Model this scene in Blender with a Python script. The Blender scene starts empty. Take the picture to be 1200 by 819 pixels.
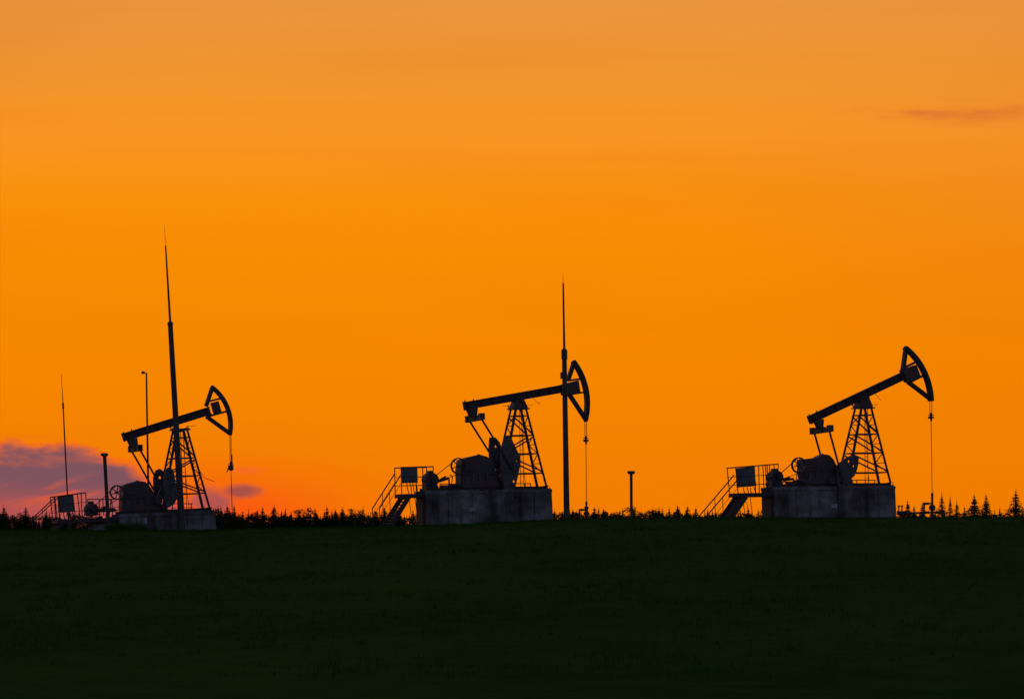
import bpy, bmesh, math, random
from mathutils import Vector, Matrix, noise
R = math.radians
rng = random.Random(11)
scene = bpy.context.scene
COL = scene.collection

# ------------------------------------------------------------------ survey constants
F = 3800.0          # focal length in pixels of the 1200 px wide photograph
CX, EYE = 600.0, 690.0   # optical axis column, eye-level row
CAMY = -200.0       # the photographer stands 200 m in front of the pump jacks (world z = 0 is eye level)

def srgb(r, g, b):
    f = lambda c: c/12.92 if c <= .04045 else ((c+.055)/1.055)**2.4
    return (f(r/255), f(g/255), f(b/255), 1)

# ------------------------------------------------------------------ materials
def material(name, col, rough=.7, metal=0.0, col2=None, scale=3.0, detail=6, bump=0.0, stretch=(1, 1, 1), lo=.4, hi=.65, col3=None):
    m = bpy.data.materials.new(name); m.use_nodes = True
    nt = m.node_tree; N, L = nt.nodes, nt.links
    b = N['Principled BSDF']
    b.inputs['Roughness'].default_value = rough
    b.inputs['Metallic'].default_value = metal
    b.inputs['Base Color'].default_value = (*col, 1)
    tc = N.new('ShaderNodeTexCoord'); mp = N.new('ShaderNodeMapping')
    mp.inputs['Scale'].default_value = stretch
    L.new(tc.outputs['Object'], mp.inputs['Vector'])
    nz = N.new('ShaderNodeTexNoise'); nz.inputs['Scale'].default_value = scale; nz.inputs['Detail'].default_value = detail
    L.new(mp.outputs[0], nz.inputs['Vector'])
    if col2:
        cr = N.new('ShaderNodeValToRGB')
        cr.color_ramp.elements[0].position = lo; cr.color_ramp.elements[0].color = (*col, 1)
        cr.color_ramp.elements[1].position = hi; cr.color_ramp.elements[1].color = (*col2, 1)
        if col3:
            e = cr.color_ramp.elements.new((lo+hi)/2); e.color = (*col3, 1)
        L.new(nz.outputs['Fac'], cr.inputs[0]); L.new(cr.outputs[0], b.inputs['Base Color'])
    if bump:
        bp = N.new('ShaderNodeBump'); bp.inputs['Strength'].default_value = bump; bp.inputs['Distance'].default_value = .03
        L.new(nz.outputs['Fac'], bp.inputs['Height']); L.new(bp.outputs[0], b.inputs['Normal'])
    return m

M = {
 'steel': material('weathered dark steel paint', (.050, .046, .060), .55, .0, (.105, .050, .035), 2.2, 8, .15, lo=.5, hi=.72),
 'machine': material('greasy machine paint', (.075, .068, .085), .5, .0, (.15, .075, .055), 1.6, 7, .2, lo=.45, hi=.7),
 'weight': material('blue grey counterweight paint', (.125, .12, .145), .6, .0, (.05, .04, .042), 2.2, 7, .15, lo=.45, hi=.7),
 'concrete': material('stained concrete', (.28, .27, .29), .9, .0, (.09, .08, .085), 1.1, 9, .5, (1, 1, .45), .42, .66, (.20, .19, .205)),
 'plinth': material('pale concrete plinth', (.33, .32, .31), .9, .0, (.2, .19, .18), 3, 7, .4),
 'cabinet': material('grey blue cabinet paint', (.13, .15, .19), .5, .0, (.09, .09, .11), 2, 5, .1),
 'plate': material('faded pale plate', (.45, .50, .58), .6, .0, (.3, .32, .36), 5, 4, .1),
 'pole': material('galvanised pole steel', (.09, .085, .09), .55, .3, (.06, .05, .05), 2, 6, .1),
 'rope': material('greased steel wire', (.10, .09, .09), .5, .5, (.05, .04, .04), 8, 4),
 'rubber': material('black rubber', (.025, .025, .025), .8),
 'bark': material('dark bark', (.06, .045, .035), .95, 0, (.03, .025, .02), 6, 6, .5),
 'needles': material('spruce needles', (.030, .045, .020), .9, 0, (.055, .075, .03), 1.5, 4),
 'leaves': material('broad leaves', (.040, .055, .022), .9, 0, (.075, .085, .035), 1.5, 4),
}
def ground_material():
    m = bpy.data.materials.new('meadow soil and short grass'); m.use_nodes = True
    N, L = m.node_tree.nodes, m.node_tree.links; b = N['Principled BSDF']
    b.inputs['Roughness'].default_value = 1.0
    b.inputs['Specular IOR Level'].default_value = .004
    tc = N.new('ShaderNodeTexCoord')
    def nz(scale, st, detail=5):
        mp = N.new('ShaderNodeMapping'); mp.inputs['Scale'].default_value = st
        L.new(tc.outputs['Object'], mp.inputs['Vector'])
        n = N.new('ShaderNodeTexNoise'); n.inputs['Scale'].default_value = scale; n.inputs['Detail'].default_value = detail
        L.new(mp.outputs[0], n.inputs['Vector']); return n
    a = nz(.12, (1, .45, 1)); c = nz(1.3, (1, .8, 1), 8)
    mx = N.new('ShaderNodeMix'); mx.data_type = 'FLOAT'; mx.inputs[0].default_value = .5
    L.new(a.outputs['Fac'], mx.inputs[2]); L.new(c.outputs['Fac'], mx.inputs[3])
    cr = N.new('ShaderNodeValToRGB'); e = cr.color_ramp.elements
    e[0].position, e[0].color = .34, (.016, .076, .006, 1)
    e[1].position, e[1].color = .66, (.034, .120, .010, 1)
    k = e.new(.5); k.color = (.023, .097, .008, 1)
    L.new(mx.outputs[0], cr.inputs[0]); L.new(cr.outputs[0], b.inputs['Base Color'])
    bp = N.new('ShaderNodeBump'); bp.inputs['Strength'].default_value = .8; bp.inputs['Distance'].default_value = .12
    L.new(c.outputs['Fac'], bp.inputs['Height']); L.new(bp.outputs[0], b.inputs['Normal'])
    return m
M['ground'] = ground_material()
M['grass'] = material('grass blades', (.017, .084, .007), .9, 0, (.033, .120, .011), .35, 4)
M['grass'].node_tree.nodes['Principled BSDF'].inputs['Specular IOR Level'].default_value = .004
for k in ('needles', 'leaves', 'bark'): M[k].node_tree.nodes['Principled BSDF'].inputs['Specular IOR Level'].default_value = 0
def concrete_material():
    m = bpy.data.materials.new('rain stained concrete'); m.use_nodes = True
    N, L = m.node_tree.nodes, m.node_tree.links; b = N['Principled BSDF']; b.inputs['Roughness'].default_value = .9
    b.inputs['Specular IOR Level'].default_value = .2
    tc = N.new('ShaderNodeTexCoord')
    def nz(st, detail, rough=.6):
        mp = N.new('ShaderNodeMapping'); mp.inputs['Scale'].default_value = st; L.new(tc.outputs['Object'], mp.inputs['Vector'])
        n = N.new('ShaderNodeTexNoise'); n.inputs['Scale'].default_value = 1; n.inputs['Detail'].default_value = detail; n.inputs['Roughness'].default_value = rough
        L.new(mp.outputs[0], n.inputs['Vector']); return n
    def rmp(n, stops):
        cr = N.new('ShaderNodeValToRGB'); e = cr.color_ramp.elements
        while len(e) < len(stops): e.new(.5)
        for el_, (p, c) in zip(e, stops): el_.position = p
        for el_, (p, c) in zip(e, stops): el_.color = (*c, 1)
        L.new(n.outputs['Fac'], cr.inputs[0]); return cr
    base = rmp(nz((.55, .55, .8), 7), [(.30, (.07, .06, .06)), (.42, (.19, .17, .18)), (.53, (.27, .26, .275)), (.68, (.50, .51, .58))])
    streak = rmp(nz((1.25, 1.25, .16), 7, .65), [(.36, (.34, .30, .28)), (.47, (.80, .77, .75)), (.58, (1, 1, 1))])
    fine = rmp(nz((9, 9, 9), 6), [(.35, (.72, .72, .72)), (.6, (1, 1, 1))])
    out = base
    for q in (streak, fine):
        mx = N.new('ShaderNodeMix'); mx.data_type = 'RGBA'; mx.blend_type = 'MULTIPLY'; mx.inputs[0].default_value = .9
        L.new(out.outputs[2] if out.bl_idname == 'ShaderNodeMix' else out.outputs[0], mx.inputs[6]); L.new(q.outputs[0], mx.inputs[7]); out = mx
    L.new(out.outputs[2], b.inputs['Base Color'])
    bp = N.new('ShaderNodeBump'); bp.inputs['Strength'].default_value = .5; bp.inputs['Distance'].default_value = .03
    L.new(nz((4, 4, 4), 8).outputs['Fac'], bp.inputs['Height']); L.new(bp.outputs[0], b.inputs['Normal'])
    return m
M['concrete'] = concrete_material()

# ------------------------------------------------------------------ mesh builder
class MB:
    def __init__(s): s.bm = bmesh.new()
    def prism(s, pts, y0, y1):
        a = [s.bm.verts.new((x, y0, z)) for x, z in pts]; b = [s.bm.verts.new((x, y1, z)) for x, z in pts]
        s.bm.faces.new(a); s.bm.faces.new(b[::-1]); n = len(pts)
        for i in range(n): s.bm.faces.new((a[i], b[i], b[(i+1) % n], a[(i+1) % n]))
        return s
    def plate(s, pts, holes, y0, y1):
        loops = [pts] + [[(cx + r*math.cos(2*math.pi*i/10), cz + r*math.sin(2*math.pi*i/10)) for i in range(10)] for cx, cz, r in holes]
        rings = []
        for y in (y0, y1):
            es = []; row = []
            for lp in loops:
                vs = [s.bm.verts.new((x, y, z)) for x, z in lp]; row.append(vs)
                es += [s.bm.edges.new((vs[i], vs[(i+1) % len(vs)])) for i in range(len(vs))]
            bmesh.ops.triangle_fill(s.bm, use_beauty=True, use_dissolve=False, edges=es); rings.append(row)
        for a, b in zip(*rings):
            for i in range(len(a)): s.bm.faces.new((a[i], a[(i+1) % len(a)], b[(i+1) % len(a)], b[i]))
        return s
    def box(s, x0, x1, y0, y1, z0, z1):
        return s.prism([(x0, z0), (x1, z0), (x1, z1), (x0, z1)], y0, y1)
    def bar(s, p, q, w, h=None, side=(0, 1, 0)):
        """rectangular bar from p to q; w is measured along 'side', h across it"""
        h = h or w; p, q = Vector(p), Vector(q); d = (q-p).normalized(); sd = Vector(side)
        sd = sd - d*sd.dot(d)
        if sd.length < 1e-4: sd = Vector((1, 0, 0)) - d*d.x
        sd.normalize(); u = d.cross(sd)
        vs = [[s.bm.verts.new(c + sd*(w/2*i) + u*(h/2*j)) for i, j in ((-1, -1), (1, -1), (1, 1), (-1, 1))] for c in (p, q)]
        a, b = vs; s.bm.faces.new(a); s.bm.faces.new(b[::-1])
        for i in range(4): s.bm.faces.new((a[i], b[i], b[(i+1) % 4], a[(i+1) % 4]))
        return s
    def tube(s, p, q, r0, r1=None, n=10):
        r1 = r0 if r1 is None else r1; p, q = Vector(p), Vector(q); d = (q-p).normalized()
        sd = d.orthogonal().normalized(); u = d.cross(sd); rings = []
        for c, r in ((p, r0), (q, r1)):
            rings.append([s.bm.verts.new(c + sd*(r*math.cos(2*math.pi*i/n)) + u*(r*math.sin(2*math.pi*i/n))) for i in range(n)])
        a, b = rings; s.bm.faces.new(a[::-1]); s.bm.faces.new(b)
        for i in range(n): s.bm.faces.new((a[i], a[(i+1) % n], b[(i+1) % n], b[i]))
        return s
    def path(s, pts, r, n=8):
        for a, b in zip(pts[:-1], pts[1:]): s.tube(a, b, r, r, n)
        return s
    def lathe(s, base, prof, n=16):
        """prof: list of (radius, z) from the bottom up, around the vertical through base"""
        bx, by, bz = base; prev = None
        for r, z in prof:
            ring = [s.bm.verts.new((bx + r*math.cos(2*math.pi*i/n), by + r*math.sin(2*math.pi*i/n), bz+z)) for i in range(n)]
            if prev:
                for i in range(n): s.bm.faces.new((prev[i], prev[(i+1) % n], ring[(i+1) % n], ring[i]))
            else: s.bm.faces.new(ring[::-1])
            prev = ring
        s.bm.faces.new(prev); return s
    def ring(s, c, ro, ri, w, n=28):
        """flat wheel rim in the XZ plane, axis along Y"""
        c = Vector(c); q = []
        for i in range(n):
            a = 2*math.pi*i/n; d = Vector((math.cos(a), 0, math.sin(a)))
            q.append([s.bm.verts.new(c + d*rr + Vector((0, yy, 0))) for rr, yy in ((ro, -w/2), (ro, w/2), (ri, w/2), (ri, -w/2))])
        for i in range(n):
            a, b = q[i], q[(i+1) % n]
            for k in range(4): s.bm.faces.new((a[k], b[k], b[(k+1) % 4], a[(k+1) % 4]))
        return s
    def build(s, name, mat, parent=None, bevel=0, smooth=False):
        bmesh.ops.recalc_face_normals(s.bm, faces=s.bm.faces)
        me = bpy.data.meshes.new(name); s.bm.to_mesh(me); s.bm.free()
        if smooth:
            for p in me.polygons: p.use_smooth = True
        me.materials.append(mat)
        o = bpy.data.objects.new(name, me); COL.objects.link(o)
        if parent: o.parent = parent
        if bevel:
            b = o.modifiers.new('bevel', 'BEVEL'); b.width = bevel; b.segments = 2; b.limit_method = 'ANGLE'
        return o

def tag(o, label=None, cat=None, group=None, kind=None):
    for k, v in (('label', label), ('category', cat), ('group', group), ('kind', kind)):
        if v: o[k] = v
    return o
def thing(name, mat, label, cat, group=None):
    o = bpy.data.objects.new(name, None); COL.objects.link(o); o.empty_display_size = .3
    o.matrix_world = mat
    return tag(o, label, cat, group)

# ------------------------------------------------------------------ terrain
CREST = [(-900, 626), (-300, 624), (0, 622), (200, 623), (260, 622), (340, 620), (430, 618.5), (520, 616.5), (590, 613), (650, 610), (720, 608.7), (850, 608), (1200, 608), (1500, 609), (2400, 615)]
YC = -3.0
def lerp_tab(t, x):
    if x <= t[0][0]: return t[0][1]
    for (a, b), (c, d) in zip(t[:-1], t[1:]):
        if x <= c:
            k = (x-a)/(c-a); k = k*k*(3-2*k); return b + (d-b)*k
    return t[-1][1]
def crest_z(x): return (EYE - lerp_tab(CREST, CX + F*x/(YC-CAMY)))/F*(YC-CAMY)
def ground_z(x, y, rough=True):
    zc = crest_z(x)
    if y <= YC:
        k = max(0.0, min(1.0, (y+165)/(YC+165)))
        z = -1.75 + (zc+1.75)*(1.25*k - .25*k*k*k)/(1.0)*1.0 if k > 0 else -1.75
    else:
        d = y - YC
        z = zc - .0013*d*d if d < 40 else zc - 2.08 - .104*(d-40)*math.exp(-(d-40)/60)
        if d < 14: z = zc - .0013*d*d
    if rough:
        amp = 1.0 if y < 40 else 2.5
        z += amp*(.05*noise.noise((x*.35, y*.25, 0)) + .03*noise.noise((x*1.1, y*.9, 4)) + .02*noise.noise((x*2.7, y*2.2, 9)))
    return z
def axis(segs):
    v = []
    for a, b, st in segs:
        n = max(1, int(round((b-a)/st))); v += [a + (b-a)*i/n for i in range(n)]
    v.append(segs[-1][1]); return v
gx = axis([(-4000, -400, 450), (-400, -60, 34), (-60, 60, .5), (60, 400, 34), (400, 4000, 450)])
gy = axis([(-420, -205, 24), (-205, -160, 5), (-160, 12, .6), (12, 60, 2), (60, 160, 8), (160, 5000, 440)])
verts = [(x, y, ground_z(x, y)) for y in gy for x in gx]
nx = len(gx)
faces = [(j*nx+i, j*nx+i+1, (j+1)*nx+i+1, (j+1)*nx+i) for j in range(len(gy)-1) for i in range(nx-1)]
me = bpy.data.meshes.new('ground'); me.from_pydata(verts, [], faces); me.materials.append(M['ground'])
for p in me.polygons: p.use_smooth = True
go = bpy.data.objects.new('ground', me); COL.objects.link(go)
tag(go, 'dark green meadow rising to a low crest', None, None, 'structure')

# short grass: uncountable
gv, gf = [], []
def tuft(x, y, h, n, wd):
    z = ground_z(x, y) - .02
    for _ in range(n):
        a = rng.uniform(0, 6.283); ox, oy = rng.gauss(0, .07), rng.gauss(0, .07)
        hh = h*rng.uniform(.5, 1.2); lean = rng.uniform(0, .5)*hh; b = rng.uniform(0, 6.283); k = len(gv)
        dx, dy = math.cos(a)*wd, math.sin(a)*wd
        gv.extend([(x+ox-dx, y+oy-dy, z), (x+ox+dx, y+oy+dy, z), (x+ox+lean*math.cos(b), y+oy+lean*math.sin(b), z+hh)])
        gf.append((k, k+1, k+2))
for _ in range(17000):
    y = rng.uniform(-30, 3); x = rng.uniform(-36, 36)
    d = noise.noise((x*.25, y*.25, 2))
    if rng.random() < .55 + .8*d: tuft(x, y, .13 + .1*max(0, d), 4, .013)
for _ in range(26000):
    D = math.sqrt(rng.uniform(46**2, 172**2)); y = D + CAMY; x = rng.uniform(-.175, .175)*D
    d = noise.noise((x*.3, y*.2, 7))
    if rng.random() < .5 + .9*d: tuft(x, y, .10 + .10*max(0, d), 4, .010)
for pv, y0_, a, b in ((1012, 3, 890, 1051), (608, 3, 485, 649), (210.5, 8, 128, 255)):
    ox = (pv-CX)/F*(y0_-CAMY); c_, s_ = math.cos(R(22)), math.sin(R(22))
    for _ in range(420):
        Xl = (rng.uniform(a, b)-pv)/17.6; Yl = -1.0 - abs(rng.gauss(.12, .25)); k = noise.noise((Xl*.9, pv, 0))
        if rng.random() < .45 + k: tuft(ox + Xl*c_ - Yl*s_, y0_ + Xl*s_ + Yl*c_, .22 + .35*max(0, k), 5, .012)
for _ in range(4200):    # taller tufts along the crest
    x = rng.uniform(-36, 36); y = rng.uniform(-7, 2); d = noise.noise((x*.7, y*.4, 31))
    if rng.random() < .25 + 1.3*d: tuft(x, y, rng.uniform(.16, .26 + .25*max(0, d)), 4, .011)
for _ in range(1100):     # rank weeds before the sunken left foundation
    x = (rng.uniform(126, 168)-CX)/F*203; y = rng.uniform(1.5, 5.0)
    tuft(x, y, rng.uniform(.35, .80), 5, .014)
me = bpy.data.meshes.new('grass'); me.from_pydata(gv, [], gf); me.materials.append(M['grass'])
o = bpy.data.objects.new('grass', me); COL.objects.link(o)
tag(o, 'short dark grass growing over the meadow', 'grass', None, 'stuff')

# ------------------------------------------------------------------ pump jacks
class Frame:
    """a pump jack's own frame: X along the beam towards the horse head, Y across (positive = far side), Z up"""
    def __init__(s, px, y0, theta, tilt):
        wx = (px-CX)/F*(y0-CAMY); s.z0 = ground_z(wx, y0, False)
        s.M = Matrix.Translation((wx, y0, s.z0)) @ Matrix.Rotation(theta, 4, 'Z') @ Matrix.Rotation(-tilt, 4, 'Y')
    def at(s, px, py, yl=0.0):
        """survey point -> local point lying in the plane Y = yl"""
        o = s.M @ Vector((0, yl, 0)); ex = s.M.to_3x3() @ Vector((1, 0, 0)); ez = s.M.to_3x3() @ Vector((0, 0, 1))
        a, b = (px-CX)/F, (EYE-py)/F; d = o.y - CAMY
        A11, A12, B1 = ex.x - a*ex.y, ez.x - a*ez.y, a*d - o.x
        A21, A22, B2 = ex.z - b*ex.y, ez.z - b*ez.y, b*d - o.z
        D = A11*A22 - A12*A21
        return Vector(((B1*A22 - A12*B2)/D, yl, (A11*B2 - A21*B1)/D))
    def xz(s, px, py, yl=0.0):
        v = s.at(px, py, yl); return (v.x, v.z)

def circle3(a, b, c):
    (ax, ay), (bx, by), (cx, cy) = a, b, c
    d = 2*(ax*(by-cy)+bx*(cy-ay)+cx*(ay-by))
    ux = ((ax*ax+ay*ay)*(by-cy)+(bx*bx+by*by)*(cy-ay)+(cx*cx+cy*cy)*(ay-by))/d
    uy = ((ax*ax+ay*ay)*(cx-bx)+(bx*bx+by*by)*(ax-cx)+(cx*cx+cy*cy)*(bx-ax))/d
    return ux, uy, math.hypot(ax-ux, ay-uy)

def pump_jack(J):
    f = Frame(J['pivot'][0], J['y0'], R(J['theta']), R(J['tilt'])); U, P = f.at, f.xz
    root = thing('pump_jack', f.M, J['label'], 'pump jack', 'oil pump jacks standing in a row on the field')
    S, MC = M['steel'], M['machine']
    hw = .95
    bx0, bx1 = U(J['block'][0], J['block'][2], hw).x, U(J['block'][1], J['block'][2], -hw).x
    bt = U(J['pivot'][0], J['block'][2]).z
    # --- concrete foundation: a row of cast blocks under one capping slab
    m = MB(); cuts = [0, .17, .36, .52, .70, .86, 1.0]
    for i, (a, b) in enumerate(zip(cuts[:-1], cuts[1:])):
        x0, x1 = bx0 + (bx1-bx0)*a + (.012 if i else 0), bx0 + (bx1-bx0)*b - (.012 if i < 5 else 0)
        jy = (.0, .03, -.02, .025, -.01, .015)[i]
        bat = .09 if i == 5 else 0
        m.prism([(x0, -.8), (x1+bat, -.8), (x1, bt-.23), (x0, bt-.23)], -hw-jy, hw+jy)
    nc = 44; cr_ = random.Random(int(J['pivot'][0]))
    chip = lambda: cr_.choice((0, 0, 0, .01, .02, .05))
    xs = [bx0-.02 + (bx1-bx0+.04)*i/nc for i in range(nc+1)]
    m.prism([(x, bt-.228-chip()*.8) for x in xs] + [(x, bt-chip()) for x in reversed(xs)], -hw-.05, hw+.05)
    m.build('foundation', M['concrete'], root, .025)
    # --- steel skid
    m = MB()
    for y in (-.6, .6):
        m.box(bx0+.15, bx1-.12, y-.09, y+.09, bt+.001, bt+.02); m.box(bx0+.15, bx1-.12, y-.012, y+.012, bt+.02, bt+.15); m.box(bx0+.15, bx1-.12, y-.09, y+.09, bt+.15, bt+.17)
    for k in range(6):
        x = bx0+.5 + (bx1-bx0-.9)*k/5; m.box(x-.06, x+.06, -.5, .5, bt+.03, bt+.14)
    for sx in (bx1-.22, bx1-.07):
        for y in (-.8, .8): m.tube((sx, y, bt), (sx, y, bt+.12), .03, .03, 8); m.box(sx-.05, sx+.05, y-.05, y+.05, bt+.003, bt+.03)
    m.build('base_frame', S, root)
    if 'plate' in J:
        a = U(*J['plate'][0], -hw-.055); b = U(*J['plate'][1], -hw-.055)
        MB().box(a.x, b.x, -hw-.075, -hw-.052, b.z, a.z).build('notice_plate', M['plate'], root)
    # --- tower
    tx, tz = U(*J['tower_top']).x, U(*J['tower_top']).z
    bxm = U(J['tower_foot'], J['block'][2]).x
    tw, td, bw, bd = .34, .42, J.get('foot_half', 1.5), .75
    z0 = bt + .17
    def leg_pt(sx, sy, z):
        k = (z-z0)/(tz-z0)
        return Vector((bxm + (tx-bxm)*k + sx*(bw + (tw-bw)*k), sy*(bd + (td-bd)*k), z))
    for sx in (-1, 1):
        for sy in (-1, 1):
            m = MB(); w = .17 if sx*sy > 0 else .13
            m.bar(leg_pt(sx, sy, z0), leg_pt(sx, sy, tz), .05, w); m.bar(leg_pt(sx, sy, z0)+Vector((0, sy*.05, 0)), leg_pt(sx, sy, tz)+Vector((0, sy*.05, 0)), w*.8, .05)
            q = leg_pt(sx, sy, z0); m.box(q.x-.17, q.x+.17, q.y-.15, q.y+.15, z0+.002, z0+.03)
            m.build('tower_leg', S, root)
    lv = [U(J['pivot'][0], y).z for y in J['levels']]
    m = MB()
    for z in lv:
        for sy in (-1, 1): m.bar(leg_pt(-1, sy, z), leg_pt(1, sy, z), .07, .08)
        for sx in (-1, 1): m.bar(leg_pt(sx, -1, z), leg_pt(sx, 1, z), .06, .06, (1, 0, 0))
    for k, (za, zb) in enumerate(zip(lv[:-1], lv[1:])):
        up = J['diag'][k]
        for sy in (-1, 1):
            if up: m.bar(leg_pt(-1, sy, zb+.1), leg_pt(1, sy, za-.1), .05, .085)
            else: m.bar(leg_pt(-1, sy, za-.1), leg_pt(1, sy, zb+.1), .05, .085)
        for sx in (-1, 1):
            zm = (za+zb)/2
            m.bar(leg_pt(sx, -1, za), leg_pt(sx, 1, zm), .045, .045, (1, 0, 0)); m.bar(leg_pt(sx, 1, zm), leg_pt(sx, -1, zb), .045, .045, (1, 0, 0))
            m.bar(leg_pt(sx, -1, zm), leg_pt(sx, 1, zm), .045, .045, (1, 0, 0))
    m.build('tower_bracing', S, root)
    m = MB()
    for dx in (-.05, .16):
        m.tube((bxm+dx, -.32, z0), (tx+dx, -.28, tz), .020, .020, 6)
    n = int((tz-z0)/.32)
    for k in range(1, n):
        a = k/n; x = bxm + (tx-bxm)*a; z = z0 + (tz-z0)*a; m.tube((x-.05, -.32+.04*a, z), (x+.16, -.32+.04*a, z), .011, .011, 5)
    m.build('ladder', S, root)
    MB().path([(bxm+.45, .1, z0), (bxm+.35, .1, z0+1.2), (tx+.22, .1, tz-.9), (tx+.2, .1, tz)], .016, 6).build('grease_line', S, root)
    # --- saddle bearing
    px, pz = P(*J['pivot']); 
    m = MB(); m.prism([(tx-.50, tz-.02), (tx+.50, tz-.02), (tx+.46, tz+.13), (tx+.22, pz+.10), (tx-.24, pz+.10), (tx-.46, tz+.13)], -.40, .40)
    m.box(tx-.58, tx+.58, -.5, .5, tz-.05, tz+.03)
    m.tube((px, -.62, pz-.02), (px, .62, pz-.02), .12, .12, 12)
    for sgn in (-1, 1):
        m.tube((tx+sgn*.4, -.3*sgn, tz+.18), (tx+sgn*.9, -.3*sgn, tz+.21), .018, .014, 6); m.tube((tx+sgn*.52, .3, tz), (tx+sgn*.58, .3, tz+.26), .03, .03, 6)
    m.build('saddle_bearing', MC, root)
    # --- walking beam
    ta, fa = Vector(P(*J['beam'][0])), Vector(P(*J['beam'][1])); al = math.atan2(fa.y-ta.y, fa.x-ta.x)
    ca, sa = math.cos(al), math.sin(al)
    T = J.get('beam_depth', .50)
    def B(r, t): return (ta.x + r*ca - t*sa, ta.y + r*sa + t*ca)     # r along the beam from its tail, t from its top face
    Lb = (fa-ta).length
    m = MB()
    m.prism([B(0, 0), B(Lb, 0), B(Lb, -.045), B(0, -.045)], -.17, .17)
    m.prism([B(.0, -T+.045), B(Lb, -T+.045), B(Lb, -T), B(.0, -T)], -.17, .17)
    m.prism([B(.02, -.043), B(Lb-.01, -.043), B(Lb-.01, -T+.043), B(.02, -T+.043)], -.03, .03)
    for k in range(9):
        r = .25 + (Lb-.5)*k/8
        m.prism([B(r-.015, -.044), B(r+.015, -.044), B(r+.015, -T+.044), B(r-.015, -T+.044)], -.15, .15)
    m.prism([B(-.06, .03), B(0, .03), B(0, -T-.02), B(-.06, -T-.02)], -.19, .19)
    bolts = []
    for r in (.06, .62):
        m.prism([B(r-.03, 0), B(r+.03, 0), B(r+.03, .10), B(r-.03, .10)], -.03, .03)
    wb = m.build('walking_beam', S, root)
    if J.get('loose'):
        a, b, c = [U(*q, -.1) for q in J['loose']]
        MB().path([a, b, c], .014, 6).build('loose_wire', M['rope'], wb)
    # tail bracket and equalizer
    eq = U(*J['equal'])
    m = MB(); m.prism([P(*q) for q in J['bracket']], -.22, .22)
    m.tube((eq.x, -.26, eq.z+.12), (eq.x, .26, eq.z+.12), .13, .13, 12)
    m.build('tail_bracket', MC, root)
    eh = J.get('eq_half', 1.32); et = J.get('eq_tilt', .03)
    m = MB(); m.bar((eq.x, -eh, eq.z+et), (eq.x, eh, eq.z-et), .20, .30, (1, 0, 0))
    for sy in (-1, 1):
        zz = eq.z - sy*et
        m.box(eq.x-.16, eq.x+.16, sy*(eh-.17)-.17, sy*(eh-.17)+.17, zz-.14, zz+.27)
    m.box(eq.x-.17, eq.x+.17, -.3, .3, eq.z-.05, eq.z+.22)
    m.build('equalizer', MC, root)
    # --- horse head
    tip, mid, bot = [P(*q) for q in J['arc']]; cx, cz, RR = circle3(tip, mid, bot)
    a0, a1 = math.atan2(tip[1]-cz, tip[0]-cx), math.atan2(bot[1]-cz, bot[0]-cx)
    n = 22; bt_ = J.get('band', .25)
    for_arc = [(cx + rr*math.cos(a0+(a1-a0)*i/n), cz + rr*math.sin(a0+(a1-a0)*i/n)) for rr, order in ((RR, range(n+1)), (RR-bt_, range(n, -1, -1))) for i in order]
    m = MB(); m.prism(for_arc, -.20, .20)
    hd = m.build('horse_head', S, root)
    m = MB()
    for (a, b), w in zip(J['struts'], (.22, .22, .12, .12)):
        a, b = U(*a), U(*b); m.bar(a, b, .30 if w > .2 else .2, w)
    m.build('strut', S, hd)
    MB().prism([P(*q) for q in J['headbox']], -.23, .23).build('head_block', MC, hd)
    # wire bridle, carrier bar, polished rod
    rb, cb = U(*J['bridle'][0]), U(*J['bridle'][1])
    m = MB()
    for dy in (-.13, .13): m.tube((rb.x, dy, rb.z), (cb.x, dy, cb.z), .022, .022, 6)
    m.tube((rb.x, -.2, rb.z), (rb.x, .2, rb.z), .07, .07, 8)
    br = m.build('bridle', M['rope'], root)
    m = MB(); m.box(cb.x-.07, cb.x+.07, -.26, .26, cb.z-.07, cb.z+.05)
    m.tube((cb.x, 0, cb.z+.05), (cb.x, 0, cb.z+.30), .07, .045, 8); m.tube((cb.x, 0, cb.z-.07), (cb.x, 0, cb.z-.25), .09, .05, 8)
    m.tube((cb.x-.18, 0, cb.z+.02), (cb.x+.18, 0, cb.z+.02), .045, .045, 8); m.tube((cb.x-.13, .1, cb.z+.15), (cb.x+.13, -.1, cb.z+.15), .03, .03, 6)
    if J.get('hanging'):
        m.tube((cb.x-.12, 0, cb.z-.02), (cb.x-.30, 0, cb.z-.42), .05, .02, 6)
        m.tube((cb.x+.06, -.1, cb.z), (cb.x+.08, -.1, cb.z+.75), .04, .03, 6)
        m.lathe((cb.x, -.02, cb.z-.30), [(.05, 0), (.17, .06), (.17, .22), (.08, .34)], 10)
    m.build('carrier_bar', MC, br)
    MB().tube((cb.x, 0, cb.z), U(*J['rod_foot']), .024, .024, 8).build('polished_rod', M['rope'], root)
    # --- gearbox, wheel, belt, motor
    gp = [P(*q) for q in J['gearbox']]
    sh_x = U(*J['shaft'], -1.0).x + .3
    m = MB(); m.prism(gp, -.48, .48)
    xs = [q[0] for q in gp]; g0, g1 = min(xs), max(xs)
    m.box(g0+.05, g1-.1, -.62, .62, bt+.172, bt+.50); m.box(g0-.02, g1, -.54, .54, bt+.95, bt+1.01)
    m.box(g1-.3, sh_x+.35, -.55, .55, bt+.172, bt+.55)
    for k in range(7):
        x = g0+.2 + (g1-g0-.5)*k/6; m.tube((x, -.51, bt+1.01), (x, -.51, bt+1.06), .03, .03, 6)
    g = max(gp, key=lambda q: q[1]); m.tube((g[0]+.05, 0, g[1]-.15), (g[0]+.05, 0, g[1]+.05), .10, .10, 10)
    gb = m.build('gearbox', MC, root, .02)
    m = MB()
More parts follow.
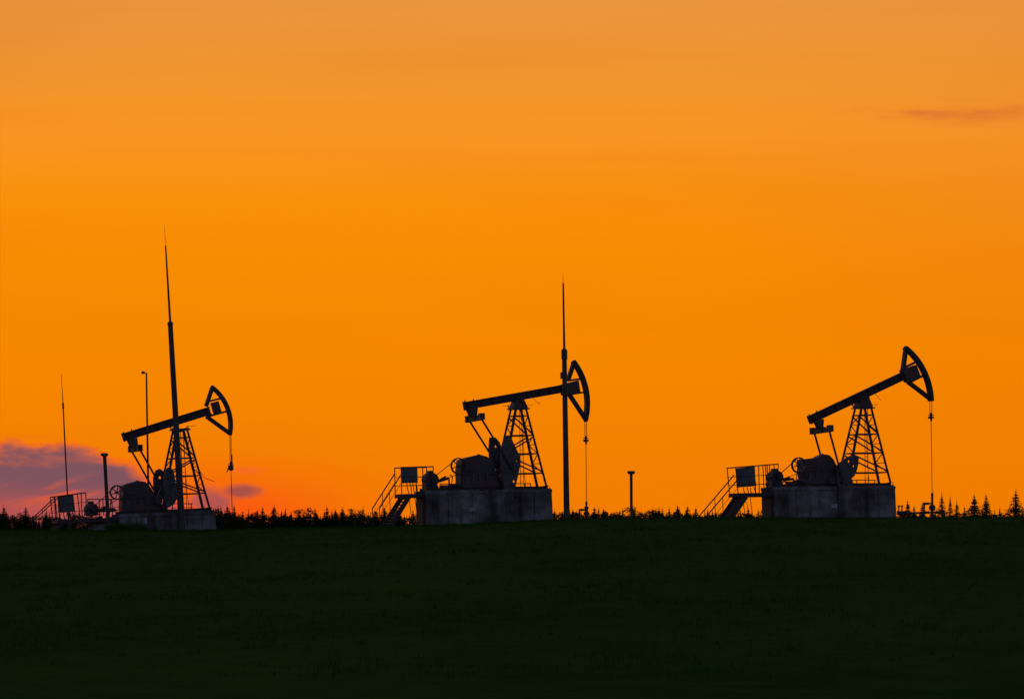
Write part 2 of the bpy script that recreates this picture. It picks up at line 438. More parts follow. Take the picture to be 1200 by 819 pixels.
    for k, (fx, fz) in enumerate(((.15, .35), (.34, .55), (.52, .42), (.70, .6))):
        x = g0 + (g1-g0)*fx; m.prism([(x-.09, bt+.5), (x+.12, bt+.5), (x+.10, bt+.5+fz), (x-.07, bt+.5+fz)], -.56, -.49)
    m.path([(g0+.1, -.57, bt+.2), (g0+.12, -.57, bt+1.2), (g0+.9, -.57, bt+1.3), (g0+1.0, -.57, bt+.6)], .035, 6)
    m.build('side_rib', M['weight'], gb)
    top = max(q[1] for q in gp)
    for fx in (.22, .8):
        x = g0 + (g1-g0)*fx; zt = min(top, bt+1.45 + .25*math.sin(fx*3.1)); MB().tube((x, -.2, zt-.4), (x, -.2, zt+.02), .05, .05, 6).build('lifting_eye', MC, gb)
    lv_ = U(*J['arm'][1], .3); m = MB()
    m.path([(lv_.x+.1, .3, bt), (lv_.x+.25, .3, bt+.9), (lv_.x+.05, .3, bt+1.0)], .03, 6); m.box(lv_.x+.02, lv_.x+.5, .2, .5, bt+.172, bt+.42)
    m.box(lv_.x-.75, lv_.x-.3, -.5, -.1, bt+.172, bt+.34); m.tube((lv_.x-.9, -.3, bt+.25), (lv_.x+.5, -.3, bt+.25), .05, .05, 6)
    m.build('brake_lever', MC, root)
    wc = U(*J['wheel'][0], -.66); wr = J['wheel'][1]
    m = MB(); m.ring(wc, wr, wr-.075, .16); m.tube(wc-Vector((0, .14, 0)), wc+Vector((0, .22, 0)), .09, .09, 10)
    for k in range(6):
        a = k*math.pi/3 + .3; d = Vector((math.cos(a), 0, math.sin(a))); m.bar(wc+d*.08, wc+d*(wr-.05), .05, .055)
    m.build('pulley_wheel', MC, gb)
    mo = U(*J['motor'][0], -.35); mr = J['motor'][1]
    m = MB(); m.tube((mo.x, -.42, mo.z), (mo.x, .42, mo.z), mr, mr, 16); m.tube((mo.x, .42, mo.z), (mo.x, .56, mo.z), mr*.9, mr*.6, 16)
    for k in range(12):
        a = 2*math.pi*k/12; d = Vector((math.cos(a), 0, math.sin(a))); c = Vector((mo.x, 0, mo.z))
        m.bar(c+d*(mr-.02)-Vector((0, .3, 0)), c+d*(mr-.02)+Vector((0, .35, 0)), .05, .10, (d.z, 0, -d.x))
    m.box(mo.x-.18, mo.x+.14, -.2, .2, mo.z+mr-.05, mo.z+mr+.14)
    m.prism([(mo.x-mr, bt+.002), (mo.x+mr*1.1, bt+.002), (mo.x+mr*.6, mo.z-.1), (mo.x-mr*.9, mo.z-.05)], -.38, .38)
    mt = m.build('motor', MC, root, .01)
    MB().tube((mo.x, -.74, mo.z), (mo.x, -.5, mo.z), .17, .17, 14).build('motor_pulley', S, mt)
    a0_ = U(*J['arm'][0], -.35); a1_ = U(*J['arm'][1], -.35)
    m = MB(); m.bar(a0_, a1_, .12, .16); m.bar(a0_+Vector((.05, .5, .0)), a1_+Vector((.0, .5, .12)), .08, .10); m.bar(a1_, (a1_.x+.02, a1_.y, bt), .08, .08)
    m.build('belt_tensioner', S, root)
    m = MB()
    for dz in (1, -1):
        for dy in (-.05, .05):
            m.tube((mo.x, -.66+dy, mo.z+.165*dz), (wc.x, -.66+dy, wc.z+(wr-.01)*dz), .016, .016, 5)
    m.build('drive_belt', M['rubber'], root)
    # --- cranks, counterweights, pitmans
    pn = U(*J['pin'], -1.0); sh = U(*J['shaft'], -1.0)
    for sy, poly in ((-1, J['weight_near']), (1, J['weight_far'])):
        m = MB(); m.bar((sh.x, sy*.68, sh.z), (pn.x + (pn.x-sh.x)*.5, sy*.68, pn.z + (pn.z-sh.z)*.5), .22, .42); m.tube((sh.x, sy*.45, sh.z), (sh.x, sy*.86, sh.z), .24, .24, 14)
        ck = m.build('crank', MC, root, .015)
        pts = [P(q[0], q[1], sy*.80) for q in poly]
        m = MB(); m.plate(pts, [(*P(hx, hy, sy*.80), hr) for side, hx, hy, hr in J['holes'] if side == sy], sy*.80-.12, sy*.80+.12)
        cxm, czm = sum(q[0] for q in pts)/len(pts), sum(q[1] for q in pts)/len(pts)
        for k in range(4):
            q = pts[(k*len(pts))//4]; bx, bz = cxm + (q[0]-cxm)*.6, czm + (q[1]-czm)*.6
            m.tube((bx, sy*.80-.17, bz), (bx, sy*.80+.17, bz), .055, .055, 8)
        m.build('counterweight', M['weight'], ck, .03)
        m = MB(); m.tube((eq.x, sy*1.0, eq.z - sy*et), (pn.x, sy*1.0, pn.z), .065, .065, 10)
        m.tube((pn.x, sy*.7, pn.z), (pn.x, sy*1.12, pn.z), .13, .13, 12)
        m.build('pitman_arm', S, root)
    # --- low guard rails along the slab
    for (xa, xb, yy, posts, yl) in J['rails']:
        m = MB(); a, b = U(xa, yy, yl), U(xb, yy, yl); m.tube(a, b, .030, .030, 6)
        m.tube(Vector((a.x, a.y, (a.z+bt)/2)), Vector((b.x, b.y, (b.z+bt)/2)), .018, .018, 6)
        for p_ in posts:
            q = U(p_, yy, yl); m.tube((q.x, q.y, bt-.02), (q.x, q.y, q.z), .032, .032, 6)
        m.build('guard_rail', S, root)
    # --- operator platform with cabinet and stairs
    d0, d1 = U(*J['deck'][0]), U(*J['deck'][1]); dy = .62
    m = MB(); m.box(d0.x, bx0-.005, -dy, dy, d0.z-.05, d0.z); 
    for y in (-dy, dy): m.box(d0.x, bx0-.005, y-.03, y+.03, d0.z-.24, d0.z-.052)
    for x in (d0.x+.05, (d0.x+bx0)/2): m.box(x-.04, x+.04, -dy+.03, dy-.03, d0.z-.2, d0.z-.052)
    for y in (-dy+.1, dy-.1): m.bar((d0.x+.9, y, d0.z-.2), (d0.x+1.15, y, -.3), .035, .035)
    m.bar((bx0-.06, 0, -.3), (bx0-.06, 0, d0.z-.06), dy*1.9, .10)
    pf = m.build('platform', S, root)
    m = MB()
    for y in (-dy+.03, dy-.03):
        a, b = U(*J['toprail'][0], 0), U(*J['toprail'][1], 0)
        m.tube((a.x, y, a.z), (b.x, y, b.z), .038, .038, 6)
        for k in (.36, .68):
            m.tube((a.x, y, a.z+(d0.z-a.z)*k), (b.x, y, b.z+(d0.z-b.z)*k), .016, .016, 6)
        for (p0, p1) in J['posts']:
            u, v = U(*p0, 0), U(*p1, 0); m.tube((u.x, y, u.z), (v.x, y, v.z), .032, .032, 6)
    m.build('railing', S, pf)
    q = J['cabinet']; m = MB(); m.prism([P(*k, -.45) for k in q], -.58, -.18)
    cab = m.build('control_cabinet', M['cabinet'], root, .02)
    m = MB(); lo = U(*q[3], -.38); hi = U(*q[2], -.38)
    for k in range(4):
        x = lo.x + (hi.x-lo.x)*(.3+.2*k); m.path([(x, -.38, lo.z), (x+.06*(k % 2), -.38, lo.z-.2), (x+.14, -.3, d0.z)], .028, 6)
    m.build('cable', M['rubber'], cab)
    s0, s1 = U(*J['stairs'][0]), U(*J['stairs'][1]); sd = J.get('stair_half', .62)
    k = (-.35 - s1.z)/(s0.z-s1.z) if s1.z > -.35 else 0
    end = s1 + (s1-s0)*max(0, (s1.z+.35)/(s0.z-s1.z))
    m = MB()
    for y in (-sd, sd): m.bar((s0.x, y, s0.z), (end.x, y, end.z), .06, J.get('stringer', .22))
    nt = 12
    for i in range(nt):
        p_ = s0.lerp(end, (i+.5)/nt); m.box(p_.x-.13, p_.x+.13, -sd+.03, sd-.03, p_.z-J.get('tread', .05), p_.z+.01)
    st = m.build('stairs', S, root)
    m = MB(); h0, h1 = U(*J['hand'][0]), U(*J['hand'][1]); h1 = h1 + (h1-h0)*.04
    for y in (-sd, sd):
        m.tube((h0.x, y, h0.z), (h1.x, y, h1.z), .038, .038, 6)
        off = Vector((0, 0, -.52)); a, b = h0+off, h1+off; a.y = b.y = y; m.tube(a, b, .014, .014, 6)
        m.tube((h1.x, y, h1.z), (h1.x+.02, y, -.4), .028, .028, 6)
        c = h0.lerp(h1, .55); m.tube((c.x, y, c.z), (c.x+.02, y, c.z-1.1), .022, .022, 6)
    m.build('handrail', S, st)
    if J.get('slack'):
        pts = [U(*q, -.3) for q in J['slack']]; MB().path(pts, .018, 6).build('slack_cable', M['rubber'], root)
    return root, f

pump_jack(dict(y0=3.0, theta=22, tilt=1.3, label='right pump jack with its horse head raised highest and beam tilted most',
  pivot=(1012, 467), block=(892, 1049, 569.5), tower_top=(1011.5, 478), tower_foot=1012, levels=(486.6, 509, 531, 554), diag=(0, 0, 0),
  beam=((947.6, 487.4), (1057, 436)), loose=((1025, 461), (1028, 464), (1032.5, 469.5)),
  bracket=((955.2, 495), (963.9, 491), (963, 503), (959, 503)), equal=(962.7, 504.6),
  arc=((1061.3, 405.4), (1083, 431.6), (1092.9, 470)), struts=(((1061.5, 409), (1058, 434)), ((1064, 447.5), (1089, 466.5)), ((1060, 430.4), (1075, 423.5)), ((1066, 448), (1083.5, 439.3))),
  headbox=((1055.5, 433.8), (1072, 427.8), (1077.3, 441.6), (1061.5, 448.3)), bridle=((1090.8, 469), (1091, 489)), rod_foot=(1092.4, 582),
  gearbox=((937.5, 538.3), (955, 536.5), (963, 532.5), (968, 533.5), (973, 538.5), (977, 547.5), (981, 554), (983, 566), (940, 566), (938, 552)),
  wheel=((936, 545), .50), motor=((911, 559), .40), arm=((918, 562.5), (930, 561)),
  pin=(988, 564), shaft=(977, 563), holes=((-1, 1000, 546, .09), (-1, 994.5, 540.5, .10), (-1, 1001.5, 538, .06)),
  weight_near=((1005.6, 534.3), (1005.2, 542.7), (1003.4, 551), (1000.3, 558), (997.3, 560.2), (998.8, 569.4), (990.4, 577), (982.7, 575.5), (979.7, 561.8), (980, 548), (984.3, 541.9), (992.7, 535.5), (997.3, 534.3)),
  weight_far=((990, 543), (993, 552), (992, 566), (984, 574), (970, 574), (966, 560), (968, 548), (978, 545)),
  rails=((917, 943, 564.5, (917, 930, 942), .6), (997, 1026, 562.5, (999, 1004, 1014, 1025), .5)),
  deck=((859, 578), (893, 577)), toprail=((856.5, 548), (907, 544)), posts=(((857, 548), (860, 578)), ((889, 546), (890.5, 577)), ((894, 545.5), (894.8, 577)), ((902, 544.6), (903.2, 575)), ((906.8, 544), (906.8, 570))),
  cabinet=((863.7, 548.5), (882.5, 546.5), (885.5, 569.5), (865.3, 571)), stairs=((869, 581), (850.5, 608)), stair_half=.55, stringer=.42, tread=.13,
  hand=((865, 556), (825, 603)), slack=((872, 584), (876, 592), (877, 607)), plate=((974, 590), (981, 595))))

pump_jack(dict(y0=3.0, theta=22, tilt=1.5, label='middle pump jack with nearly level beam standing beside the straight tall mast',
  pivot=(608, 469), block=(487, 646.5, 573.5), tower_top=(607.5, 479), tower_foot=609, levels=(487.5, 510.5, 532, 555), diag=(0, 1, 0),
  beam=((544, 471), (661, 450.4)), beam_depth=.50, loose=((625.5, 467), (628, 470), (633.5, 473.5)),
  bracket=((546.9, 479), (558.6, 478), (557.5, 489), (551, 489)), equal=(556.5, 490.8),
  arc=((673, 421.8), (689.4, 461), (687.8, 492.8)), struts=(((672.5, 425), (665.5, 446)), ((667, 462), (685.5, 490)), ((666, 446), (683, 443.3)), ((664, 462.7), (686, 459.3))),
  headbox=((657, 450.9), (676.6, 445.7), (678.8, 460.9), (659, 463.3)), bridle=((686.3, 493), (686.6, 516)), rod_foot=(687.2, 592),
  gearbox=((538, 539), (547, 535.8), (559.8, 533), (568, 535.3), (574, 541), (578, 552), (580, 566), (537, 571), (536.5, 550)),
  wheel=((537.4, 546), .52), motor=((506.5, 562), .43), arm=((514, 564), (526, 560)),
  pin=(599, 547), shaft=(591, 560), holes=((1, 580.8, 523, .09), (-1, 597, 514.5, .09), (-1, 605.5, 540, .06), (-1, 602, 564, .10)),
  weight_near=((590.7, 510.7), (598, 511.8), (603, 523), (608.6, 534), (609.5, 543), (606.8, 556), (603, 572.6), (595.8, 576), (589.4, 572.6), (587.5, 552), (586.6, 532)),
  weight_far=((573.8, 512.5), (580.2, 512.5), (584.8, 518), (589.4, 530.4), (589.4, 547), (577.5, 550.6), (573.4, 537.8), (572.9, 525)),
  rails=((515, 537, 567, (516.5, 525.5, 528.5), .6), (602, 622, 566.5, (604, 615, 621.5), .5)),
  deck=((466.5, 579), (487, 578.5)), toprail=((466, 548), (504, 547)), posts=(((466.3, 547.6), (467, 579)), ((491.5, 547), (491.7, 578)), ((503.7, 547), (503.7, 570))),
  cabinet=((471, 548), (488.3, 547.6), (489, 565.5), (471.7, 566)), stairs=((475, 582), (457, 611)), stair_half=.66, stringer=.30, tread=.07,
  hand=((466.5, 555), (441.5, 594)), plate=((550, 594), (558, 599))))

pump_jack(dict(y0=8.0, theta=22, tilt=2.8, label='left pump jack half sunk behind the crest with a leaning mast before it',
  pivot=(210.5, 504), block=(131, 252, 599.5), tower_top=(211, 503.5), tower_foot=214.5, foot_half=1.55, levels=(513, 537, 558, 579), diag=(0, 1, 0),
  beam=((143.7, 507.7), (245, 476.5)), beam_depth=.52,
  bracket=((149.5, 516), (160, 513), (161, 524), (153, 524)), equal=(158.6, 526.6), eq_tilt=0.0, eq_half=1.2,
  arc=((248.5, 451.4), (270, 482.5), (271, 509.6)), band=.22, struts=(((248.8, 454), (241.5, 476)), ((242, 488), (269.5, 508)), ((243, 470.6), (262, 466.0)), ((242, 488.5), (267, 481.5))),
  headbox=((247.5, 472), (255, 470), (259, 484), (251.5, 486)), bridle=((270, 509), (270.5, 546)), rod_foot=(272.3, 606), hanging=True,
  gearbox=((142, 570), (146, 567.3), (160, 563.6), (168, 564.6), (175, 572), (180, 582), (183, 597), (141, 597)),
  wheel=((137, 576.8), .47), motor=((108.5, 597), .40), arm=((116, 599), (126, 596)),
  pin=(192, 576), shaft=(187, 587), holes=((1, 187.2, 559.5, .10), (-1, 199, 553, .07)),
  weight_near=((193.5, 549.7), (199.6, 547.7), (203.3, 552), (205.7, 566.8), (208.7, 581.4), (203.3, 591.2), (194, 596), (191, 576.6), (192.3, 559.5)),
  weight_far=((180, 571.7), (179.6, 559.5), (182.5, 551), (186.7, 549), (190.6, 551.4), (192.8, 559.5), (194, 576.6), (188.6, 586.3)),
  rails=((102.5, 139, 584.8, (102.6, 116, 120.5, 131), .6), (200, 226, 590, (202, 212, 224), .5)),
  deck=((63.5, 609.5), (100, 607)), toprail=((61.5, 582.3), (97.7, 577.5)), posts=(((61.5, 582), (64.5, 609)), ((66.4, 582), (68, 609)), ((88, 578.7), (91.3, 608)), ((97.7, 577.5), (99, 606))),
  cabinet=((68.4, 580.9), (85.4, 579.4), (86.5, 599.2), (69.3, 600.4)), stairs=((71, 612), (50, 634)), stair_half=.5,
  hand=((66, 583), (41, 606)), slack=((228, 537), (233, 550), (240, 560), (251, 564))))

# ------------------------------------------------------------------ masts and posts
def W(px, py, y): return Vector(((px-CX)/F*(y-CAMY), y, (EYE-py)/F*(y-CAMY)))
def mast(name, label, cat, y, foot_px, top_px, parts, group=None):
    """a pole whose foot stands on the ground below foot_px and which leans towards top_px"""
    a, b = W(*foot_px, y), W(*top_px, y); ax = (b-a).normalized()
    g = ground_z(a.x, y) ; base = a + ax*((g-a.z)/ax.z)
    root = thing(name, Matrix.Translation(base), label, cat, group)
    along = lambda py: (W(foot_px[0]+(top_px[0]-foot_px[0])*(foot_px[1]-py)/(foot_px[1]-top_px[1]), py, y)-base)
    return root, along
# leaning mast before the left pump jack
r, A = mast('lightning_mast', 'tallest leaning mast with a needle tip before the left pump jack', 'mast', 3.5, (213.5, 612), (192.6, 264), None)
MB().tube(A(612)-Vector((0, 0, .6)), A(378.5), .225, .16, 14).build('pole', M['pole'], r)
m = MB(); m.tube(A(378.5), A(376), .16, .06, 12); m.tube(A(381), A(378), .185, .185, 12); m.build('cap', M['pole'], r)
MB().tube(A(377), A(288), .075, .045, 8).build('rod', M['pole'], r)
MB().tube(A(288), A(264), .016, .008, 6).build('needle_tip', M['rope'], r)
# straight mast by the middle pump jack
r, A = mast('lightning_mast', 'straight vertical mast with a thin rod beside the middle horse head', 'mast', 0.0, (664.3, 606), (659.8, 320), None)
MB().tube(A(606)-Vector((0, 0, .6)), A(421), .19, .15, 14).build('pole', M['pole'], r)
m = MB(); m.tube(A(421), A(410.5), .195, .195, 12); m.tube(A(410.5), A(408), .195, .07, 12); m.build('collar', M['pole'], r)
MB().tube(A(408), A(332), .072, .050, 8).build('rod', M['pole'], r)
MB().tube(A(332), A(320), .016, .008, 6).build('needle_tip', M['rope'], r)
q = A(440); MB().box(q.x-.27, q.x-.13, -.09, .09, q.z-.2, q.z+.2).build('junction_box', M['cabinet'], r)
MB().box(-.42, .42, -.4, .4, -.5, .14).build('plinth', M['plinth'], r, .02)
# slim pole with a small fixture
r, A = mast('slim_pole', 'slim pole with a tiny fixture at its top before the left pump jack', 'pole', 2.5, (174.5, 612), (171.5, 436), None)
MB().tube(A(612)-Vector((0, 0, .5)), A(437), .075, .05, 8).build('pole', M['pole'], r)
q = A(437); m = MB(); m.tube(q, q+Vector((-.17, 0, .03)), .02, .02, 6); m.lathe((q.x-.20, 0, q.z-.06), [(.05, 0), (.12, .03), (.12, .12), (.05, .17)], 10); m.build('fixture', M['pole'], r)
q = A(611); MB().box(q.x-.32, q.x-.10, -.12, .06, q.z-.12, q.z+.22).build('meter_box', M['plate'], r)
# whip antenna behind the left platform
r, A = mast('whip_antenna', 'thin whip antenna rising behind the cabinet at the far left', 'antenna', 9.8, (81, 600), (71.8, 438), None)
MB().tube(A(600)-Vector((0, 0, 1.2)), A(475), .052, .042, 8).build('pole', M['pole'], r)
m = MB(); m.tube(A(479), A(472), .062, .062, 8); m.tube(A(472), A(438), .030, .014, 6); m.build('whip', M['pole'], r)
# flat-topped posts
def t_post(label, y, foot, top, hw_, rad):
    r, A = mast('flat_topped_post', label, 'post', y, foot, top, None, 'posts with a flat cap')
    MB().tube(A(foot[1])-Vector((0, 0, .7)), A(top[1]+3), rad, rad, 12).build('pole', M['pole'], r)
    q = A(top[1]+1.7)
    m = MB(); m.lathe((q.x, 0, q.z-.08), [(rad, -.06), (hw_*.9, 0), (hw_, .02), (hw_, .14), (hw_*.9, .165)], 16); m.build('cap', M['pole'], r)
t_post('leaning flat topped post beside the left pump jack', 4.5, (127.6, 612), (122.3, 530.8), .235, .115)
t_post('upright flat topped post standing alone between middle and right pump jacks', 6.0, (740, 606), (739.6, 551.6), .245, .095)

a, b = W(102, 607, 6.2), W(135, 609, 6.2)
m = MB(); gz = ground_z(a.x, 6.2, False)
m.prism([(0, -.4), (b.x-a.x, -.4), (b.x-a.x, b.z-gz-.05), (b.x-a.x-.35, b.z-gz), (.5, a.z-gz-.12), (.12, a.z-gz-.3)], -.5, .4)
m.box(.35, 1.15, -.75, -.52, -.3, (a.z-gz)*.62); m.box(1.35, 1.62, -.7, -.53, -.3, (a.z-gz)*.45)
sb = m.build('concrete_slab', M['concrete'], None, .03); sb.location = (a.x, 6.2, gz); sb.rotation_euler = (0, 0, R(8))
tag(sb, 'low broken concrete slab lying under the platform of the left pump jack', 'concrete slab')

# ------------------------------------------------------------------ wellheads
def well(label, y, px, build):
    a = W(px, 606, y); g = ground_z(a.x, y, False)
    r = thing('wellhead', Matrix.Translation((a.x, y, g)), label, 'wellhead', 'wellheads under the horse heads')
    build(r, lambda X, Y: W(X, Y, y) - Vector((a.x, y, g))); return r
def valve(m, c, d=Vector((1, 0, 0)), s=1.0):
    m.tube(c-d*.16*s, c-d*.11*s, .13*s, .13*s, 12); m.tube(c+d*.11*s, c+d*.16*s, .13*s, .13*s, 12)
    m.tube(c-d*.12*s, c+d*.12*s, .10*s, .10*s, 10)
def right_well(r, L):
    p = L(1092.4, 600); z = lambda y: L(1092.4, y).z; cx = p.x
    m = MB(); m.lathe((cx, 0, 0), [(.11, -.5), (.11, z(604)), (.17, z(604)+.01), (.17, z(602.5)), (.09, z(602)), (.09, z(598.3)), (.16, z(597.8)), (.205, z(596)), (.205, z(593.2)), (.15, z(591.6)), (.075, z(591)), (.075, z(580.6)), (.085, z(580)), (.085, z(578)), (.03, z(577.4))], 16)
    m.build('casing', M['machine'], r)
    m = MB(); a, b, c = L(1092, 589.7), L(1083, 590), L(1083, 606)
    m.tube(a, b, .05, .05, 8); m.tube(b, c-Vector((0, 0, .4)), .06, .06, 8); valve(m, L(1086, 589.9), s=.75); m.tube(b-Vector((.08, 0, 0)), b+Vector((.08, 0, 0)), .08, .08, 8)
    m.build('upper_pipe', M['machine'], r)
    m = MB(); a, b = L(1051, 601.3), L(1107, 600); m.tube(a, b, .065, .065, 10)
    for X in (1086.5, 1099.5): valve(m, L(X, 600.3), s=.85)
    for X in (1053.3, 1057): q = L(X, 601); m.tube(q, L(X, 593), .045, .045, 8); m.tube(L(X, 593.4), L(X, 592), .09, .09, 8)
    m.tube(L(1051, 600.8), L(1062, 600.8), .13, .13, 10); m.tube(L(1064, 600.8), L(1065.5, 600.8), .15, .15, 10)
    q = L(1107, 600); m.tube(q, Vector((q.x, 0, -.4)), .065, .065, 8)
    m.build('flow_line', M['machine'], r)
    m = MB(); c = L(1099.5, 597.6); m.ring(c, .12, .09, .03, 16); m.tube(c-Vector((0, 0, .14)), c, .02, .02, 6); m.build('handwheel', M['steel'], r)
well('dark wellhead with side valves and flow line under the right horse head', 4.9, 1092.4, right_well)
def mid_well(r, L):
    cx = L(687.2, 600).x; z = lambda y: L(687.2, y).z
    m = MB(); m.lathe((cx, 0, 0), [(.10, -.5), (.10, z(603)), (.18, z(602.5)), (.18, z(600)), (.11, z(599.5)), (.11, z(596)), (.14, z(595.5)), (.14, z(594)), (.07, z(593)), (.07, z(588)), (.03, z(587))], 14); m.build('casing', M['machine'], r)
    m = MB(); m.tube(L(687, 597.4), L(678.6, 597), .055, .055, 8); m.tube(L(679, 597), L(679, 610), .055, .055, 8); valve(m, L(682.5, 597.2), s=.7); m.build('upper_pipe', M['machine'], r)
well('small wellhead with one short side arm under the middle horse head', 4.6, 687.2, mid_well)

# ------------------------------------------------------------------ trees beyond the crest
def crown_conifer(seed, dens=1.0):
    """unit-height spruce crown: tiers of drooping boughs made of small needle clumps"""
    q = random.Random(seed); v, f = [], []
    z = .12
    while z < .985:
        k = 1-z; rad = .57*k**1.42*q.uniform(.62, 1.25) + .003
        nb = max(4, int((8 + 16*k)*dens)); sc = min(1.0, .25 + 6*k)
        for b in range(nb):
            if k > .12 and q.random() < .08: continue
            a = 2*math.pi*(b + q.uniform(-.35, .35))/nb; L = rad*q.uniform(.72 if k > .2 else .85, 1.12); rise = q.uniform(-.05, .30)
            steps = max(3, int(L/.010))
            for s_ in range(steps):
                t = (s_+.6)/steps; r_ = L*t; zz = z + r_*(rise - .55*t)
                cx, cy = r_*math.cos(a), r_*math.sin(a)
                for _ in range(5):
                    w = .0085*q.uniform(.7, 1.3)*sc; i = len(v)
                    d = Vector((q.gauss(0, 1), q.gauss(0, 1), q.gauss(0, .6))).normalized()*w*1.7
                    e = Vector((q.gauss(0, 1), q.gauss(0, 1), q.gauss(-.4, .6))).normalized()*w
                    c = Vector((cx + q.gauss(0, .006)*sc, cy + q.gauss(0, .006)*sc, zz + q.gauss(0, .005)*sc))
                    v.extend([c-d*.5, c+d*.5, c+e]); f.append((i, i+1, i+2))
        z += q.uniform(.008, .024) + .008*k
    for s_ in range(10):
        i = len(v); zz = .93 + .08*s_/10; a = q.uniform(0, 6.28); w = .007*(1-s_/12)
        v.extend([Vector((0, 0, zz)), Vector((w*math.cos(a), w*math.sin(a), zz+.01)), Vector((0, 0, zz+.025))]); f.append((i, i+1, i+2))
    me = bpy.data.meshes.new('crown'); me.from_pydata(v, [], f); me.materials.append(M['needles']); return me
def crown_broad(seed):
    q = random.Random(seed); v, f = [], []
    lumps = []
    for _ in range(26):
        t = q.uniform(0, 1)**.8; sp = .17*(1-t)**.7 + .02
        lumps.append((q.gauss(0, sp), q.gauss(0, sp), .32 + .60*t, q.uniform(.6, 1.2)*(.115*(1-t) + .035)))
    lumps += [(q.gauss(0, .05), q.gauss(0, .05), q.uniform(.90, .97), .028) for _ in range(3)]
    for x, y, z, r_ in lumps:
        for _ in range(int(26000*r_*r_*3)):
            d = Vector((q.gauss(0, 1), q.gauss(0, 1), q.gauss(0, 1))).normalized()*r_*q.random()**.45; c = Vector((x, y, z)) + d*(1+.15*q.random())
            w = q.uniform(.005, .011); a = Vector((q.gauss(0, 1), q.gauss(0, 1), q.gauss(0, 1))).normalized()*w; b = Vector((q.gauss(0, 1), q.gauss(0, 1), q.gauss(0, 1))).normalized()*w; i = len(v)
            v.extend([c-a, c+a, c+b]); f.append((i, i+1, i+2))
    me = bpy.data.meshes.new('crown'); me.from_pydata(v, [], f); me.materials.append(M['leaves']); return me
def trunk_mesh(kind, seed):
    q = random.Random(seed); m = MB()
    m.tube((0, 0, -.06), (0, 0, .55), .016, .010, 8); m.tube((0, 0, .55), (0, 0, .99), .010, .002, 6)
    for k in range(16 if kind == 'c' else 9):
        z = q.uniform(.15, .8); a = q.uniform(0, 6.28); L = (.16*(1-z)+.01) if kind == 'c' else q.uniform(.08, .2)
        rise = -.02 if kind == 'c' else L*.8
        m.tube((0, 0, z), (L*math.cos(a), L*math.sin(a), z+rise), .004, .0015, 5)
    bmesh.ops.recalc_face_normals(m.bm, faces=m.bm.faces)
    me = bpy.data.meshes.new('trunk'); m.bm.to_mesh(me); m.bm.free(); me.materials.append(M['bark']); return me
KINDS = {'c': [(trunk_mesh('c', i), crown_conifer(i, (1, .8, 1.1, .7, .9, .75, 1.0)[i])) for i in range(7)], 's': [(trunk_mesh('c', 20+i), crown_conifer(20+i, .55)) for i in range(3)], 'b': [(trunk_mesh('b', 40+i), crown_broad(40+i)) for i in range(6)]}
tree_no = 0
def tree(px, top, kind, label, group, dist=None, fat=1.0):
    global tree_no
    y = dist if dist is not None else rng.uniform(62, 95)
    x = (px-CX)/F*(y-CAMY); g = ground_z(x, y) - .1; h = (EYE-top)/F*(y-CAMY) - g
    name = 'spruce_tree' if kind in 'cs' else 'broadleaf_tree'
    root = thing(name, Matrix.Translation((x, y, g)) @ Matrix.Rotation(rng.gauss(0, .010), 4, 'Y') @ Matrix.Rotation(rng.uniform(0, 6.28), 4, 'Z'), label, 'tree', group)
    tm, cm = KINDS[kind][tree_no % len(KINDS[kind])]; tree_no += 1
    for nm, me in (('trunk', tm), ('crown', cm)):
        o = bpy.data.objects.new(nm, me); COL.objects.link(o); o.parent = root; o.scale = (h*fat, h*fat, h)
GR = 'trees on the skyline right of the last pump jack'
for px, top, k, fat, lab in (
    (1065.3, 585.6, 'c', .8, 'leftmost small spruce of the skyline group right of the last pump jack'),
    (1071, 592, 'c', 1.0, 'short stubby spruce close right of the leftmost spruce by the flow line'),
    (1080.2, 588.7, 'c', .8, 'dark spruce just left of the right wellhead'),
    (1105.3, 576.5, 's', .6, 'tall narrow spruce just right of the right wellhead'),
    (1112.6, 580.5, 's', .6, 'thin sparse spruce second to the right of the right wellhead'),
    (1121, 586.5, 'c', .75, 'low slender spruce third to the right of the right wellhead'),
    (1130, 593, 'c', .7, 'smallest stubby spruce just left of the broad spruce'),
    (1142.2, 579.5, 'c', 1.15, 'broad full spruce midway between right wellhead and frame edge'),
    (1156.4, 578.5, 'c', .9, 'pointed spruce directly right of the broad full spruce'),
    (1190.4, 574.2, 's', 1.2, 'tallest spruce with open drooping tiers at the right edge')):
    tree(px, top, k, lab, GR, rng.uniform(64, 80), fat*1.45)
for px, top in ((1166, 597), (1171.5, 594.5), (1178.3, 599.5), (1199, 595), (1060, 598), (1097, 597), (1184, 602), (1090, 600), (1075, 599)):
    tree(px, top, 's' if top < 598 else 'b', 'tiny sapling among the taller spruces right of the last pump jack', 'saplings right of the last pump jack', rng.uniform(70, 90), 1.4)
def section(pts, label, group, extra):
    for px, top in pts:
        tree(px, top, rng.choice('cccbs'), label, group, None, rng.uniform(1.4, 2.2))
    x0, x1, n, lo, hi = extra
    for i in range(n):
        tree(x0 + (x1-x0)*(i+rng.uniform(.1, .9))/n, rng.uniform(lo, hi), rng.choice('cbbsc'), label, group, None, rng.uniform(1.1, 1.9))
section([(0, 595), (7, 593), (17, 604), (30, 594), (39, 604), (55.6, 602)], 'dark tree in the ragged treeline at the far left edge', 'treeline at the left edge', (-30, 135, 28, 599, 608))
